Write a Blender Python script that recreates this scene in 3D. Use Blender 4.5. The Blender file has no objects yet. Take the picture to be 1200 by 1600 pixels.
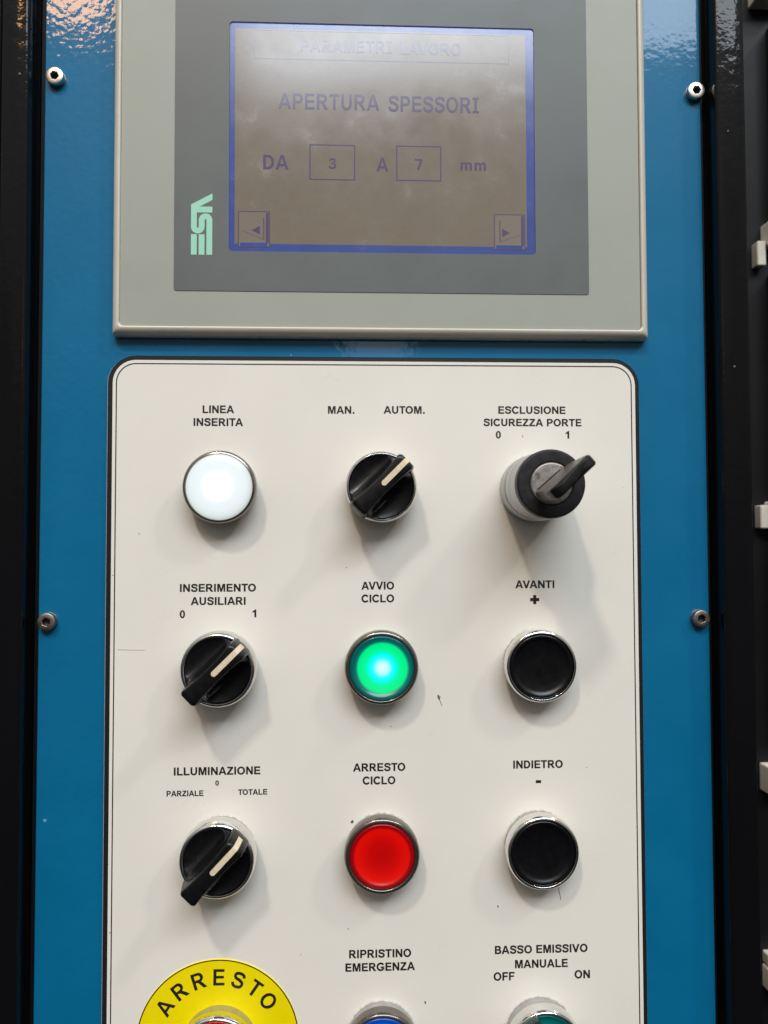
import bpy, bmesh, math, random
from mathutils import Vector, Matrix
random.seed(7)
C = bpy.context.scene.collection
SC = bpy.context.scene
MM = 0.001
R = math.radians
PI = math.pi

# ------------------------------------------------------------------ camera
cd = bpy.data.cameras.new('camera')
cam = bpy.data.objects.new('camera', cd); C.objects.link(cam)
cd.lens = 27.0; cd.sensor_width = 36.0; cd.sensor_fit = 'AUTO'
cd.clip_start = 0.005; cd.clip_end = 50
cam.location = (0, -0.300, 0)
cam.rotation_mode = 'QUATERNION'
cam.rotation_quaternion = (Matrix.Rotation(-R(2.34), 3, 'Z') @ Matrix.Rotation(R(91.96), 3, 'X') @ Matrix.Rotation(-R(0.15), 3, 'Z')).to_quaternion()
cd.dof.use_dof = True; cd.dof.focus_distance = 0.293; cd.dof.aperture_fstop = 9
SC.camera = cam

# ------------------------------------------------------------------ world: dim workshop hall
w = bpy.data.worlds.new('World'); SC.world = w; w.use_nodes = True
nt = w.node_tree; nt.nodes.clear()
out = nt.nodes.new('ShaderNodeOutputWorld'); bg = nt.nodes.new('ShaderNodeBackground')
tc = nt.nodes.new('ShaderNodeTexCoord'); sep = nt.nodes.new('ShaderNodeSeparateXYZ')
cr = nt.nodes.new('ShaderNodeValToRGB'); mr = nt.nodes.new('ShaderNodeMapRange')
nt.links.new(tc.outputs['Generated'], sep.inputs[0]); nt.links.new(sep.outputs[2], mr.inputs[0])
mr.inputs[1].default_value = -1; mr.inputs[2].default_value = 1
e = cr.color_ramp.elements
e[0].position = 0.30; e[0].color = (0.022, 0.021, 0.020, 1)
e[1].position = 0.95; e[1].color = (0.62, 0.62, 0.60, 1)
m = e.new(0.52); m.color = (0.10, 0.097, 0.09, 1)
m = e.new(0.72); m.color = (0.42, 0.41, 0.38, 1)
nz = nt.nodes.new('ShaderNodeTexNoise'); nz.inputs['Scale'].default_value = 3.2; nz.inputs['Detail'].default_value = 3
nt.links.new(tc.outputs['Generated'], nz.inputs['Vector'])
mr2 = nt.nodes.new('ShaderNodeMapRange'); mr2.inputs[1].default_value = .35; mr2.inputs[2].default_value = .65
mr2.inputs[3].default_value = .55; mr2.inputs[4].default_value = 1.4
nt.links.new(nz.outputs['Fac'], mr2.inputs[0]); nt.links.new(cr.outputs[0], bg.inputs[0])
nt.links.new(mr.outputs[0], cr.inputs[0]); nt.links.new(mr2.outputs[0], bg.inputs[1])
nt.links.new(bg.outputs[0], out.inputs[0])

# ------------------------------------------------------------------ lamps of the hall
def lamp(name, loc, target, sx, sy, power, col, shape='RECTANGLE'):
    l = bpy.data.lights.new(name, 'AREA'); l.shape = shape; l.size = sx; l.size_y = sy
    l.energy = power; l.color = col
    o = bpy.data.objects.new(name, l); C.objects.link(o); o.location = loc
    d = Vector(target) - Vector(loc)
    o.rotation_euler = d.to_track_quat('-Z', 'Y').to_euler()
    return o
lamp('skylight_window', (0.69, -3.0, 2.88), (0.1, 0, 0), 2.7, 1.35, 126, (0.83, 0.905, 1.0))
lamp('hall_lamp_main', (-0.92, -2.35, 3.0), (0, 0, 0), 0.28, 0.28, 50, (1.0, 0.92, 0.80), 'DISK')
lamp('hall_lamp_side', (2.4, -1.7, 3.0), (0, 0, 0), 0.34, 0.34, 27, (1.0, 0.94, 0.84), 'DISK')
lamp('warm_lamp', (-1.22, -3.0, 2.44), (0, 0, 0), 0.34, 0.34, 10, (1.0, 0.52, 0.20), 'DISK')
lamp('far_doorway', (0.11, -3.0, 0.83), (0, 0, 0), 0.27, 0.30, 0.45, (0.78, 0.88, 1.0))

vs = SC.view_settings
vs.view_transform = 'Standard'; vs.look = 'None'; vs.exposure = 0.0; vs.gamma = 1.0; vs.use_curve_mapping = False

# ------------------------------------------------------------------ materials
def mat(name, col, rough=.5, metal=0., spec=.5, coat=0., coatr=.05, bump=None, mott=None, emis=None, estr=1., trans=0.):
    """bump=(scale mm, strength, distance mm, detail); mott=(scale, amount) colour mottling"""
    m = bpy.data.materials.new(name); m.use_nodes = True
    n = m.node_tree; b = n.nodes['Principled BSDF']
    b.inputs['Base Color'].default_value = (*col, 1); b.inputs['Roughness'].default_value = rough
    b.inputs['Metallic'].default_value = metal; b.inputs['Specular IOR Level'].default_value = spec
    b.inputs['Coat Weight'].default_value = coat; b.inputs['Coat Roughness'].default_value = coatr
    b.inputs['Transmission Weight'].default_value = trans
    if emis: b.inputs['Emission Color'].default_value = (*emis, 1); b.inputs['Emission Strength'].default_value = estr
    g = n.nodes.new('ShaderNodeNewGeometry')
    m['geo'] = 1
    if bump:
        t = n.nodes.new('ShaderNodeTexNoise'); t.inputs['Scale'].default_value = 1000 / bump[0]; t.inputs['Detail'].default_value = bump[3]
        n.links.new(g.outputs['Position'], t.inputs['Vector'])
        k = n.nodes.new('ShaderNodeBump'); k.inputs['Strength'].default_value = bump[1]; k.inputs['Distance'].default_value = bump[2] * MM
        n.links.new(t.outputs['Fac'], k.inputs['Height']); n.links.new(k.outputs[0], b.inputs['Normal'])
        if coat: n.links.new(k.outputs[0], b.inputs['Coat Normal'])
    if mott:
        t = n.nodes.new('ShaderNodeTexNoise'); t.inputs['Scale'].default_value = 1000 / mott[0]; t.inputs['Detail'].default_value = 5
        t.inputs['Roughness'].default_value = .62
        n.links.new(g.outputs['Position'], t.inputs['Vector'])
        r = n.nodes.new('ShaderNodeMapRange'); r.inputs[1].default_value = .3; r.inputs[2].default_value = .7
        r.inputs[3].default_value = 1 - mott[1]; r.inputs[4].default_value = 1 + mott[1]
        n.links.new(t.outputs['Fac'], r.inputs[0])
        x = n.nodes.new('ShaderNodeVectorMath'); x.operation = 'SCALE'; x.inputs[0].default_value = col
        n.links.new(r.outputs[0], x.inputs['Scale']); n.links.new(x.outputs[0], b.inputs['Base Color'])
        rr = n.nodes.new('ShaderNodeMapRange'); rr.inputs[1].default_value = .3; rr.inputs[2].default_value = .7
        rr.inputs[3].default_value = rough * .85; rr.inputs[4].default_value = min(1, rough * 1.2)
        n.links.new(t.outputs['Fac'], rr.inputs[0]); n.links.new(rr.outputs[0], b.inputs['Roughness'])
    return m

def N(n, t, **kw):
    x = n.nodes.new(t)
    for k, v in kw.items(): setattr(x, k, v)
    return x

def math_(n, op, a, b=None, clamp=False):
    x = n.nodes.new('ShaderNodeMath'); x.operation = op; x.use_clamp = clamp
    for i, v in enumerate((a, b)):
        if v is None: continue
        if isinstance(v, (int, float)): x.inputs[i].default_value = v
        else: n.links.new(v, x.inputs[i])
    return x.outputs[0]

def specks(n, b, base_socket, dark, scale, size, thin, thr=.55):
    """sparse specks of dirt laid over the colour: random voronoi cells, a few of them filled"""
    g = N(n, 'ShaderNodeNewGeometry')
    mp = N(n, 'ShaderNodeMapping'); n.links.new(g.outputs['Position'], mp.inputs['Vector']); mp.inputs['Scale'].default_value = (thin, 1, 1)
    v = N(n, 'ShaderNodeTexVoronoi'); v.inputs['Scale'].default_value = scale; n.links.new(mp.outputs[0], v.inputs['Vector'])
    near = math_(n, 'LESS_THAN', v.outputs['Distance'], size)
    sx = N(n, 'ShaderNodeSeparateColor'); n.links.new(v.outputs['Color'], sx.inputs[0])
    some = math_(n, 'GREATER_THAN', sx.outputs[0], thr)
    f = math_(n, 'MULTIPLY', near, some)
    f = math_(n, 'MULTIPLY', f, sx.outputs[1])
    mx = N(n, 'ShaderNodeMix', data_type='RGBA'); n.links.new(f, mx.inputs['Factor'])
    n.links.new(base_socket, mx.inputs[6]); mx.inputs[7].default_value = (*dark, 1)
    n.links.new(mx.outputs[2], b.inputs['Base Color'])
    return mx.outputs[2]

M = {}
# blue powder-coated sheet: glossy, orange peel
M['blue'] = mat('blue_paint', (.0015, .135, .282), .45, spec=.12, coat=.55, coatr=.06, bump=(3.0, .6, .12, 1.5), mott=(30, .05))
_n = M['blue'].node_tree; _b = _n.nodes['Principled BSDF']
specks(_n, _b, _b.inputs['Base Color'].links[0].from_socket, (.12, .34, .50), 95, .06, 1, .62)
M['black_gloss'] = mat('black_frame_paint', (.003, .003, .0035), .5, spec=.02, coat=.42, coatr=.07, bump=(3.4, .6, .16, 2.0))
_n = M['black_gloss'].node_tree; _b = _n.nodes['Principled BSDF']
_rgb = N(_n, 'ShaderNodeRGB'); _rgb.outputs[0].default_value = (.004, .004, .005, 1)
specks(_n, _b, _rgb.outputs[0], (.16, .15, .13), 120, .05, 1, .6)
M['rubber'] = mat('black_rubber', (.006, .006, .007), .55, spec=.3)
M['wall'] = mat('dark_machine_paint', (.0045, .0045, .0052), .45, spec=.25, mott=(60, .2))
M['clamp'] = mat('pale_plastic', (.80, .76, .67), .5, mott=(9, .06))
M['clamp2'] = mat('grey_plastic', (.60, .56, .48), .5, mott=(9, .06))
M['engrave_black'] = mat('black_laminate_core', (.014, .014, .014), .30, spec=.5)
M['alu'] = mat('pale_edge', (.55, .54, .52), .4)
M['ink'] = mat('black_ink', (.016, .015, .014), .38)
M['screw'] = mat('stainless_steel', (.62, .57, .50), .34, metal=1., bump=(1.0, .25, .03, 3), mott=(1.5, .12))
M['screw_dark'] = mat('dulled_steel', (.36, .32, .27), .40, metal=1., bump=(1.0, .3, .03, 3), mott=(1.5, .18))
M['washer'] = mat('washer_steel', (.22, .21, .20), .42, metal=1., mott=(1.5, .2))
M['chrome'] = mat('chrome', (.80, .79, .77), .07, metal=1., bump=(6, .12, .05, 2))
M['chrome_worn'] = mat('worn_chrome', (.66, .65, .63), .16, metal=1., bump=(.9, .45, .03, 3), mott=(1.2, .15))
M['satin'] = mat('satin_metal_collar', (.49, .495, .50), .40, metal=.85, bump=(1.2, .2, .03, 3), mott=(3, .10))
M['dull_ring'] = mat('grey_plated_ring', (.22, .205, .185), .22, metal=.9, mott=(4, .1))
M['knob'] = mat('black_knob_plastic', (.005, .005, .006), .29, spec=.38, bump=(.5, .15, .02, 2), mott=(3, .3))
M['cap'] = mat('black_cap_plastic', (.0035, .0035, .0045), .28, spec=.38, mott=(3, .2))
M['cream'] = mat('cream_stripe', (.72, .61, .42), .5, mott=(1.6, .10))
M['rubber_grey'] = mat('dark_plastic_collar', (.016, .015, .016), .45, spec=.3, bump=(.8, .3, .03, 3), mott=(2.5, .3))
M['lock'] = mat('worn_lock_metal', (.30, .28, .255), .42, metal=.7, bump=(.8, .6, .05, 4), mott=(1.6, .28))
M['key'] = mat('lit_key_plastic', (.075, .064, .053), .34, spec=.5, bump=(2.0, .3, .08, 3), mott=(2.0, .4))  # dusty grip sides; brightness of the lit side is also put into this colour
M['key_shaded'] = mat('shaded_key_plastic', (.008, .0075, .007), .42, spec=.22, mott=(2, .3))  # same grip plastic, with the shade of its outer edge painted in
M['bezel_cream'] = mat('cream_plastic_frame', (.58, .54, .455), .30, spec=.5, bump=(1.2, .08, .02, 2), mott=(14, .03))
M['face'] = mat('grey_green_plastic', (.335, .350, .300), .48, spec=.4, mott=(25, .035))
M['membrane'] = mat('dark_grey_film', (.128, .140, .138), .36, spec=.28, mott=(30, .05))
M['mint'] = mat('mint_print', (.32, .66, .50), .5, mott=(3, .03))
M['yellow'] = mat('yellow_disc', (.86, .70, .0005), .5, spec=.15, mott=(12, .05))
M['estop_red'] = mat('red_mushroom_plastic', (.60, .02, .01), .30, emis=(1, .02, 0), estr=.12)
M['slot'] = mat('dark_socket', (.020, .018, .014), .5, metal=.5)

def dust(key, col, scale, lo, hi):
    n = M[key].node_tree; b = n.nodes['Principled BSDF']; g = N(n, 'ShaderNodeNewGeometry')
    src = b.inputs['Base Color'].links[0].from_socket
    t = N(n, 'ShaderNodeTexNoise'); t.inputs['Scale'].default_value = scale; t.inputs['Detail'].default_value = 8; t.inputs['Roughness'].default_value = .75
    n.links.new(g.outputs['Position'], t.inputs['Vector'])
    k = N(n, 'ShaderNodeMapRange'); k.inputs[1].default_value = lo; k.inputs[2].default_value = hi; n.links.new(t.outputs['Fac'], k.inputs[0])
    mx = N(n, 'ShaderNodeMix', data_type='RGBA'); n.links.new(k.outputs[0], mx.inputs['Factor']); n.links.new(src, mx.inputs[6]); mx.inputs[7].default_value = (*col, 1)
    n.links.new(mx.outputs[2], b.inputs['Base Color'])
dust('knob', (.060, .048, .036), 260, .60, .86)
dust('cap', (.035, .032, .030), 300, .66, .92)
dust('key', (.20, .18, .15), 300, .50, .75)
dust('lock', (.12, .10, .08), 420, .50, .70)
# white engraved sheet with grime round the controls
WHITE_CENTRES = []
def build_white():
    m = mat('white_laminate', (.81, .775, .70), .30, spec=.40, mott=(45, .022))
    n = m.node_tree; b = n.nodes['Principled BSDF']
    g = N(n, 'ShaderNodeNewGeometry')
    base = b.inputs['Base Color'].links[0].from_socket
    base = specks(n, b, base, (.30, .26, .21), 88, .026, 1, .70)
    base = specks(n, b, base, (.45, .40, .33), 55, .05, 1.9, .92)
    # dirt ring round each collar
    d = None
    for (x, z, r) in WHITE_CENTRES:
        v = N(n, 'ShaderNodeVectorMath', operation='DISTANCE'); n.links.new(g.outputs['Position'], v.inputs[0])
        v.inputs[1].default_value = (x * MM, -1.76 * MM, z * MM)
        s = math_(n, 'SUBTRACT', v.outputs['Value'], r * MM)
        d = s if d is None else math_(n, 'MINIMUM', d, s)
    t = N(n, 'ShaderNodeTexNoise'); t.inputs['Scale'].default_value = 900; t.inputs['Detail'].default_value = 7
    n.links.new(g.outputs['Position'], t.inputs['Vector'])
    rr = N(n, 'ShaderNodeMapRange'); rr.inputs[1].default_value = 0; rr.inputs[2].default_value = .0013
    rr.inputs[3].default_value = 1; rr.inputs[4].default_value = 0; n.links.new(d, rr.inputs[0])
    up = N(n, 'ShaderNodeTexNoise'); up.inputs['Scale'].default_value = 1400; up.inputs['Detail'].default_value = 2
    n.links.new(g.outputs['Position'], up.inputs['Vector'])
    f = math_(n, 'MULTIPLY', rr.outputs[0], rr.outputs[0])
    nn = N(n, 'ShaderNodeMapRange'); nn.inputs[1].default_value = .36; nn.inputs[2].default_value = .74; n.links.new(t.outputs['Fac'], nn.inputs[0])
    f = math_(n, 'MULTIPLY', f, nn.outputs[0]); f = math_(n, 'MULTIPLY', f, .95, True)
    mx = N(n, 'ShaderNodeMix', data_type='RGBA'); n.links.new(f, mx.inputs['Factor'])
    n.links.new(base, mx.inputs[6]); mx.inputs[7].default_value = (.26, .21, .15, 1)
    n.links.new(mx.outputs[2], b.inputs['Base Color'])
    return m

def radial(name, stops, rough=.25, base=(.02, .02, .02), estr=1.0, spec=.5, square=0., off=(0, 0)):
    """lit lens: emission by distance from the lens axis (object space, mm)"""
    m = bpy.data.materials.new(name); m.use_nodes = True
    n = m.node_tree; b = n.nodes['Principled BSDF']
    b.inputs['Base Color'].default_value = (*base, 1); b.inputs['Roughness'].default_value = rough
    b.inputs['Specular IOR Level'].default_value = spec
    tc = N(n, 'ShaderNodeTexCoord'); mp = N(n, 'ShaderNodeMapping'); mp.inputs['Scale'].default_value = (1, 0, 1); mp.inputs['Location'].default_value = (off[0] * MM, 0, off[1] * MM)
    n.links.new(tc.outputs['Object'], mp.inputs['Vector'])
    ln = N(n, 'ShaderNodeVectorMath', operation='LENGTH'); n.links.new(mp.outputs[0], ln.inputs[0])
    f = math_(n, 'MULTIPLY', ln.outputs['Value'], 1000 / 14.0)
    r = N(n, 'ShaderNodeValToRGB'); n.links.new(f, r.inputs[0])
    el = r.color_ramp.elements
    while len(el) > 1: el.remove(el[0])
    el[0].position = stops[0][0] / 14; el[0].color = (*stops[0][1], 1)
    for p, c in stops[1:]:
        q = el.new(p / 14); q.color = (*c, 1)
    r.color_ramp.interpolation = 'B_SPLINE' if square else 'LINEAR'
    n.links.new(r.outputs[0], b.inputs['Emission Color']); b.inputs['Emission Strength'].default_value = estr
    return m
M['lens_white'] = radial('lit_white_lens', [(0, (1.0, 1.0, 1.0)), (3.6, (.95, .97, 1.0)), (6.8, (.68, .77, .82)), (10.6, (.64, .71, .71)), (12, (.54, .60, .58)), (13, (.4, .43, .41))], base=(.22, .22, .22), off=(.3, -.1))
M['lens_green'] = radial('lit_green_lens', [(0, (.85, 1.2, 1.05)), (2.2, (.45, 1.0, .95)), (3.6, (.03, .95, .98)), (4.8, (0, .95, .95)), (6.6, (0, .92, .28)), (9.1, (0, .82, .22)), (10.0, (.002, .13, .11)), (11.2, (.001, .055, .055)), (13, (0, .03, .03))], base=(.0, .05, .045), off=(-.35, .15))
M['lens_red'] = radial('lit_red_lens', [(0, (.36, .0, .0)), (4.5, (.42, .0, .0)), (8.8, (.60, .002, .0)), (10.0, (.62, .002, .0)), (10.9, (.16, 0, .002)), (12.5, (.12, 0, .003))], base=(.12, .002, .002), spec=.35)
M['lens_blue'] = radial('lit_blue_lens', [(0, (.0, .32, 1.0)), (5.5, (.0, .20, .85)), (9.4, (.0, .10, .62)), (10.8, (.0, .035, .26)), (12.5, (.005, .03, .16))], base=(.0, .03, .18))
M['lens_teal'] = radial('teal_lens', [(0, (.0, .14, .12)), (7, (.0, .11, .095)), (10.5, (.0, .05, .05)), (13, (.0, .02, .02))], base=(.0, .06, .055))

def emit_mat(name, col, estr, rough=.22, base=(.03, .03, .03), bump=None, mott=0., spec=.5):
    m = bpy.data.materials.new(name); m.use_nodes = True
    n = m.node_tree; b = n.nodes['Principled BSDF']
    b.inputs['Base Color'].default_value = (*base, 1); b.inputs['Roughness'].default_value = rough
    b.inputs['Emission Color'].default_value = (*col, 1); b.inputs['Emission Strength'].default_value = estr
    b.inputs['Specular IOR Level'].default_value = spec
    if mott:
        g = N(n, 'ShaderNodeNewGeometry'); t = N(n, 'ShaderNodeTexNoise'); t.inputs['Scale'].default_value = 28; t.inputs['Detail'].default_value = 3
        n.links.new(g.outputs['Position'], t.inputs['Vector'])
        r = N(n, 'ShaderNodeMapRange'); r.inputs[1].default_value = .3; r.inputs[2].default_value = .7; r.inputs[3].default_value = estr * (1 - mott); r.inputs[4].default_value = estr * (1 + mott)
        n.links.new(t.outputs['Fac'], r.inputs[0])
        # fine cell structure of the panel
        t2 = N(n, 'ShaderNodeTexNoise'); t2.inputs['Scale'].default_value = 1500; t2.inputs['Detail'].default_value = 1; n.links.new(g.outputs['Position'], t2.inputs['Vector'])
        q = N(n, 'ShaderNodeMapRange'); q.inputs[1].default_value = .3; q.inputs[2].default_value = .7; q.inputs[3].default_value = .95; q.inputs[4].default_value = 1.05
        n.links.new(t2.outputs['Fac'], q.inputs[0])
        n.links.new(math_(n, 'MULTIPLY', r.outputs[0], q.outputs[0]), b.inputs['Emission Strength'])
        # finger smears and dust on the touch foil
        sm = N(n, 'ShaderNodeTexNoise'); sm.inputs['Scale'].default_value = 75; sm.inputs['Detail'].default_value = 7; sm.inputs['Roughness'].default_value = .68; n.links.new(g.outputs['Position'], sm.inputs['Vector'])
        k = N(n, 'ShaderNodeMapRange'); k.inputs[1].default_value = .60; k.inputs[2].default_value = .86; n.links.new(sm.outputs['Fac'], k.inputs[0])
        mx = N(n, 'ShaderNodeMix', data_type='RGBA'); n.links.new(k.outputs[0], mx.inputs['Factor']); mx.inputs[6].default_value = (*base, 1); mx.inputs[7].default_value = (.20, .185, .18, 1)
        n.links.new(mx.outputs[2], b.inputs['Base Color'])
        k2 = N(n, 'ShaderNodeMapRange'); k2.inputs[1].default_value = .35; k2.inputs[2].default_value = .65; k2.inputs[3].default_value = rough * .92; k2.inputs[4].default_value = rough * 1.35; n.links.new(sm.outputs['Fac'], k2.inputs[0])
        n.links.new(k2.outputs[0], b.inputs['Roughness'])
    return m
SR = dict(rough=.145, spec=.8)
M['lcd'] = emit_mat('lcd_field', (.205, .165, .120), .50, base=(.075, .062, .05), mott=.10, **SR)
M['lcd_blue'] = emit_mat('lcd_blue_border', (.040, .075, .33), .50, base=(.02, .035, .10), mott=.18, **SR)
M['lcd_ink'] = emit_mat('lcd_violet_ink', (.112, .087, .165), .50, base=(.035, .026, .05), **SR)
M['lcd_faint'] = emit_mat('lcd_faint_ink', (.13, .10, .16), .50, base=(.05, .04, .06), **SR)
M['lcd_button'] = emit_mat('lcd_key_field', (.235, .195, .150), .50, base=(.085, .07, .06), **SR)

# orange peel is coarse on the left of the sheet and finer to the right
_n = M['blue'].node_tree; _g = N(_n, 'ShaderNodeNewGeometry'); _s = N(_n, 'ShaderNodeSeparateXYZ'); _n.links.new(_g.outputs['Position'], _s.inputs[0])
_r = N(_n, 'ShaderNodeMapRange'); _n.links.new(_s.outputs[0], _r.inputs[0])
_r.inputs[1].default_value = -.085; _r.inputs[2].default_value = .0; _r.inputs[3].default_value = .62; _r.inputs[4].default_value = .30
_k = [q for q in _n.nodes if q.type == 'BUMP'][0]; _n.links.new(_r.outputs[0], _k.inputs['Strength'])
# ------------------------------------------------------------------ mesh helpers (x right, z up, h = height toward the viewer = -y), all in mm
def link(name, bm_or_me, material, parent=None, smooth=True, angle=32, loc=None):
    if isinstance(bm_or_me, bmesh.types.BMesh):
        bmesh.ops.recalc_face_normals(bm_or_me, faces=bm_or_me.faces[:])
        me = bpy.data.meshes.new(name); bm_or_me.to_mesh(me); bm_or_me.free()
    else: me = bm_or_me
    if smooth and len(me.polygons):
        me.polygons.foreach_set('use_smooth', [True] * len(me.polygons))
        me.set_sharp_from_angle(angle=R(angle))
    me.materials.clear(); me.materials.append(M[material])
    o = bpy.data.objects.new(name, me); C.objects.link(o)
    if parent: o.parent = parent
    if loc: o.location = (loc[0] * MM, -(loc[2] if len(loc) > 2 else 0) * MM, loc[1] * MM)
    return o

def thing(name, label, cat, x=0, z=0, h=0, group=None):
    o = bpy.data.objects.new(name, None); C.objects.link(o)
    o.empty_display_size = .01
    o.location = (x * MM, -h * MM, z * MM)
    o['label'] = label; o['category'] = cat
    if group: o['group'] = group
    return o

def tag(o, label, cat, group=None):
    o['label'] = label; o['category'] = cat
    if group: o['group'] = group
    return o

def V(bm, x, z, h): return bm.verts.new((x * MM, -h * MM, z * MM))

def rrect(x0, z0, x1, z1, r, n=8):
    pts = []
    for cx, cz, a0 in ((x1 - r, z1 - r, 0), (x0 + r, z1 - r, 90), (x0 + r, z0 + r, 180), (x1 - r, z0 + r, 270)):
        for i in range(n + 1):
            a = R(a0 + 90 * i / n); pts.append((cx + r * math.cos(a), cz + r * math.sin(a)))
    return pts

def loops(bm, rings, cap_last=True, cap_first=False):
    """rings: list of (points, h); bridges consecutive loops of equal length"""
    vs = []
    for item in rings:
        pts, h = item
        vs.append([V(bm, p[0], p[1], h) for p in pts])
    for a, b in zip(vs, vs[1:]):
        k = len(a)
        for i in range(k): bm.faces.new((a[i], a[(i + 1) % k], b[(i + 1) % k], b[i]))
    if cap_last: bm.faces.new(vs[-1])
    if cap_first: bm.faces.new(vs[0][::-1])
    return vs

def slab(rect, r, h0, h1, bev=.15, hole=None, hr=1.):
    bm = bmesh.new(); x0, z0, x1, z1 = rect
    rings = [(rrect(x0, z0, x1, z1, r), h0), (rrect(x0, z0, x1, z1, r), h1 - bev),
             (rrect(x0 + bev, z0 + bev, x1 - bev, z1 - bev, max(.05, r - bev)), h1)]
    if hole:
        a, b, c, d = hole
        rings += [(rrect(a - bev * .5, b - bev * .5, c + bev * .5, d + bev * .5, hr), h1), (rrect(a, b, c, d, hr), h1 - bev * .5), (rrect(a, b, c, d, hr), h0)]
        loops(bm, rings, cap_last=False)
    else: loops(bm, rings)
    return bm

def lathe(prof, seg=96, cap=False):
    """prof: list of (r, h) from outside-bottom; a last r of 0 closes it"""
    bm = bmesh.new(); rows = []
    for r, h in prof:
        if r <= 1e-6: rows.append([V(bm, 0, 0, h)])
        else: rows.append([V(bm, r * math.cos(2 * PI * i / seg), r * math.sin(2 * PI * i / seg), h) for i in range(seg)])
    for a, b in zip(rows, rows[1:]):
        for i in range(seg):
            j = (i + 1) % seg
            if len(b) == 1 and len(a) == 1: continue
            if len(b) == 1: bm.faces.new((a[i], a[j], b[0]))
            elif len(a) == 1: bm.faces.new((a[0], b[j], b[i]))
            else: bm.faces.new((a[i], a[j], b[j], b[i]))
    return bm

def fillet(prof, rad=.4, n=4):
    """round the inner corners of a profile"""
    out = [prof[0]]
    for p, c, q in zip(prof, prof[1:], prof[2:]):
        a = Vector((p[0] - c[0], p[1] - c[1])); b = Vector((q[0] - c[0], q[1] - c[1]))
        if a.length < 1e-6 or b.length < 1e-6: out.append(c); continue
        k = min(rad, a.length * .45, b.length * .45)
        A = Vector(c) + a.normalized() * k; B = Vector(c) + b.normalized() * k; Cc = Vector(c)
        for i in range(n + 1):
            t = i / n; P = A * (1 - t) ** 2 + Cc * 2 * t * (1 - t) + B * t ** 2
            out.append((P.x, P.y))
    out.append(prof[-1]); return out

def curve_mesh(polys, depth, grow=0.):
    """closed 2-D outlines (mm, even-odd holes) -> thin solid mesh facing the viewer"""
    cu = bpy.data.curves.new('outline', 'CURVE'); cu.dimensions = '2D'; cu.fill_mode = 'BOTH'; cu.extrude = depth * MM / 2; cu.offset = grow * MM
    for p in polys:
        s = cu.splines.new('POLY'); s.points.add(len(p) - 1); s.use_cyclic_u = True
        for i, (x, y) in enumerate(p): s.points[i].co = (x * MM, y * MM, 0, 1)
    o = bpy.data.objects.new('outline', cu)
    me = bpy.data.meshes.new_from_object(o)
    bpy.data.objects.remove(o); bpy.data.curves.remove(cu)
    for v in me.vertices: v.co = (v.co.x, -v.co.z, v.co.y)
    me.update(); return me

# ------------------------------------------------------------------ bold grotesque capitals, drawn as outlines (cap height 1)
W = .200
def arc(cx, cy, rx, ry, a0, a1, n=14):
    return [(cx + rx * math.cos(R(a0 + (a1 - a0) * i / n)), cy + ry * math.sin(R(a0 + (a1 - a0) * i / n))) for i in range(n + 1)]
def stroke(pts, w=W):
    L, Rr = [], []
    for i, p in enumerate(pts):
        a = pts[max(0, i - 1)]; b = pts[min(len(pts) - 1, i + 1)]
        tx, ty = b[0] - a[0], b[1] - a[1]; l = math.hypot(tx, ty) or 1
        nx, ny = -ty / l, tx / l
        L.append((p[0] + nx * w / 2, p[1] + ny * w / 2)); Rr.append((p[0] - nx * w / 2, p[1] - ny * w / 2))
    return L + Rr[::-1]
def spline(P, n=8):
    o = []
    Q = [P[0]] + P + [P[-1]]
    for i in range(1, len(Q) - 2):
        p0, p1, p2, p3 = Q[i - 1:i + 3]
        for k in range(n):
            t = k / n
            o.append(tuple(.5 * (2 * p1[j] + (p2[j] - p0[j]) * t + (2 * p0[j] - 5 * p1[j] + 4 * p2[j] - p3[j]) * t * t + (3 * p1[j] - p0[j] - 3 * p2[j] + p3[j]) * t ** 3) for j in (0, 1)))
    o.append(P[-1]); return o
def rect(a, b, c, d): return [(a, b), (c, b), (c, d), (a, d)]
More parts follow.
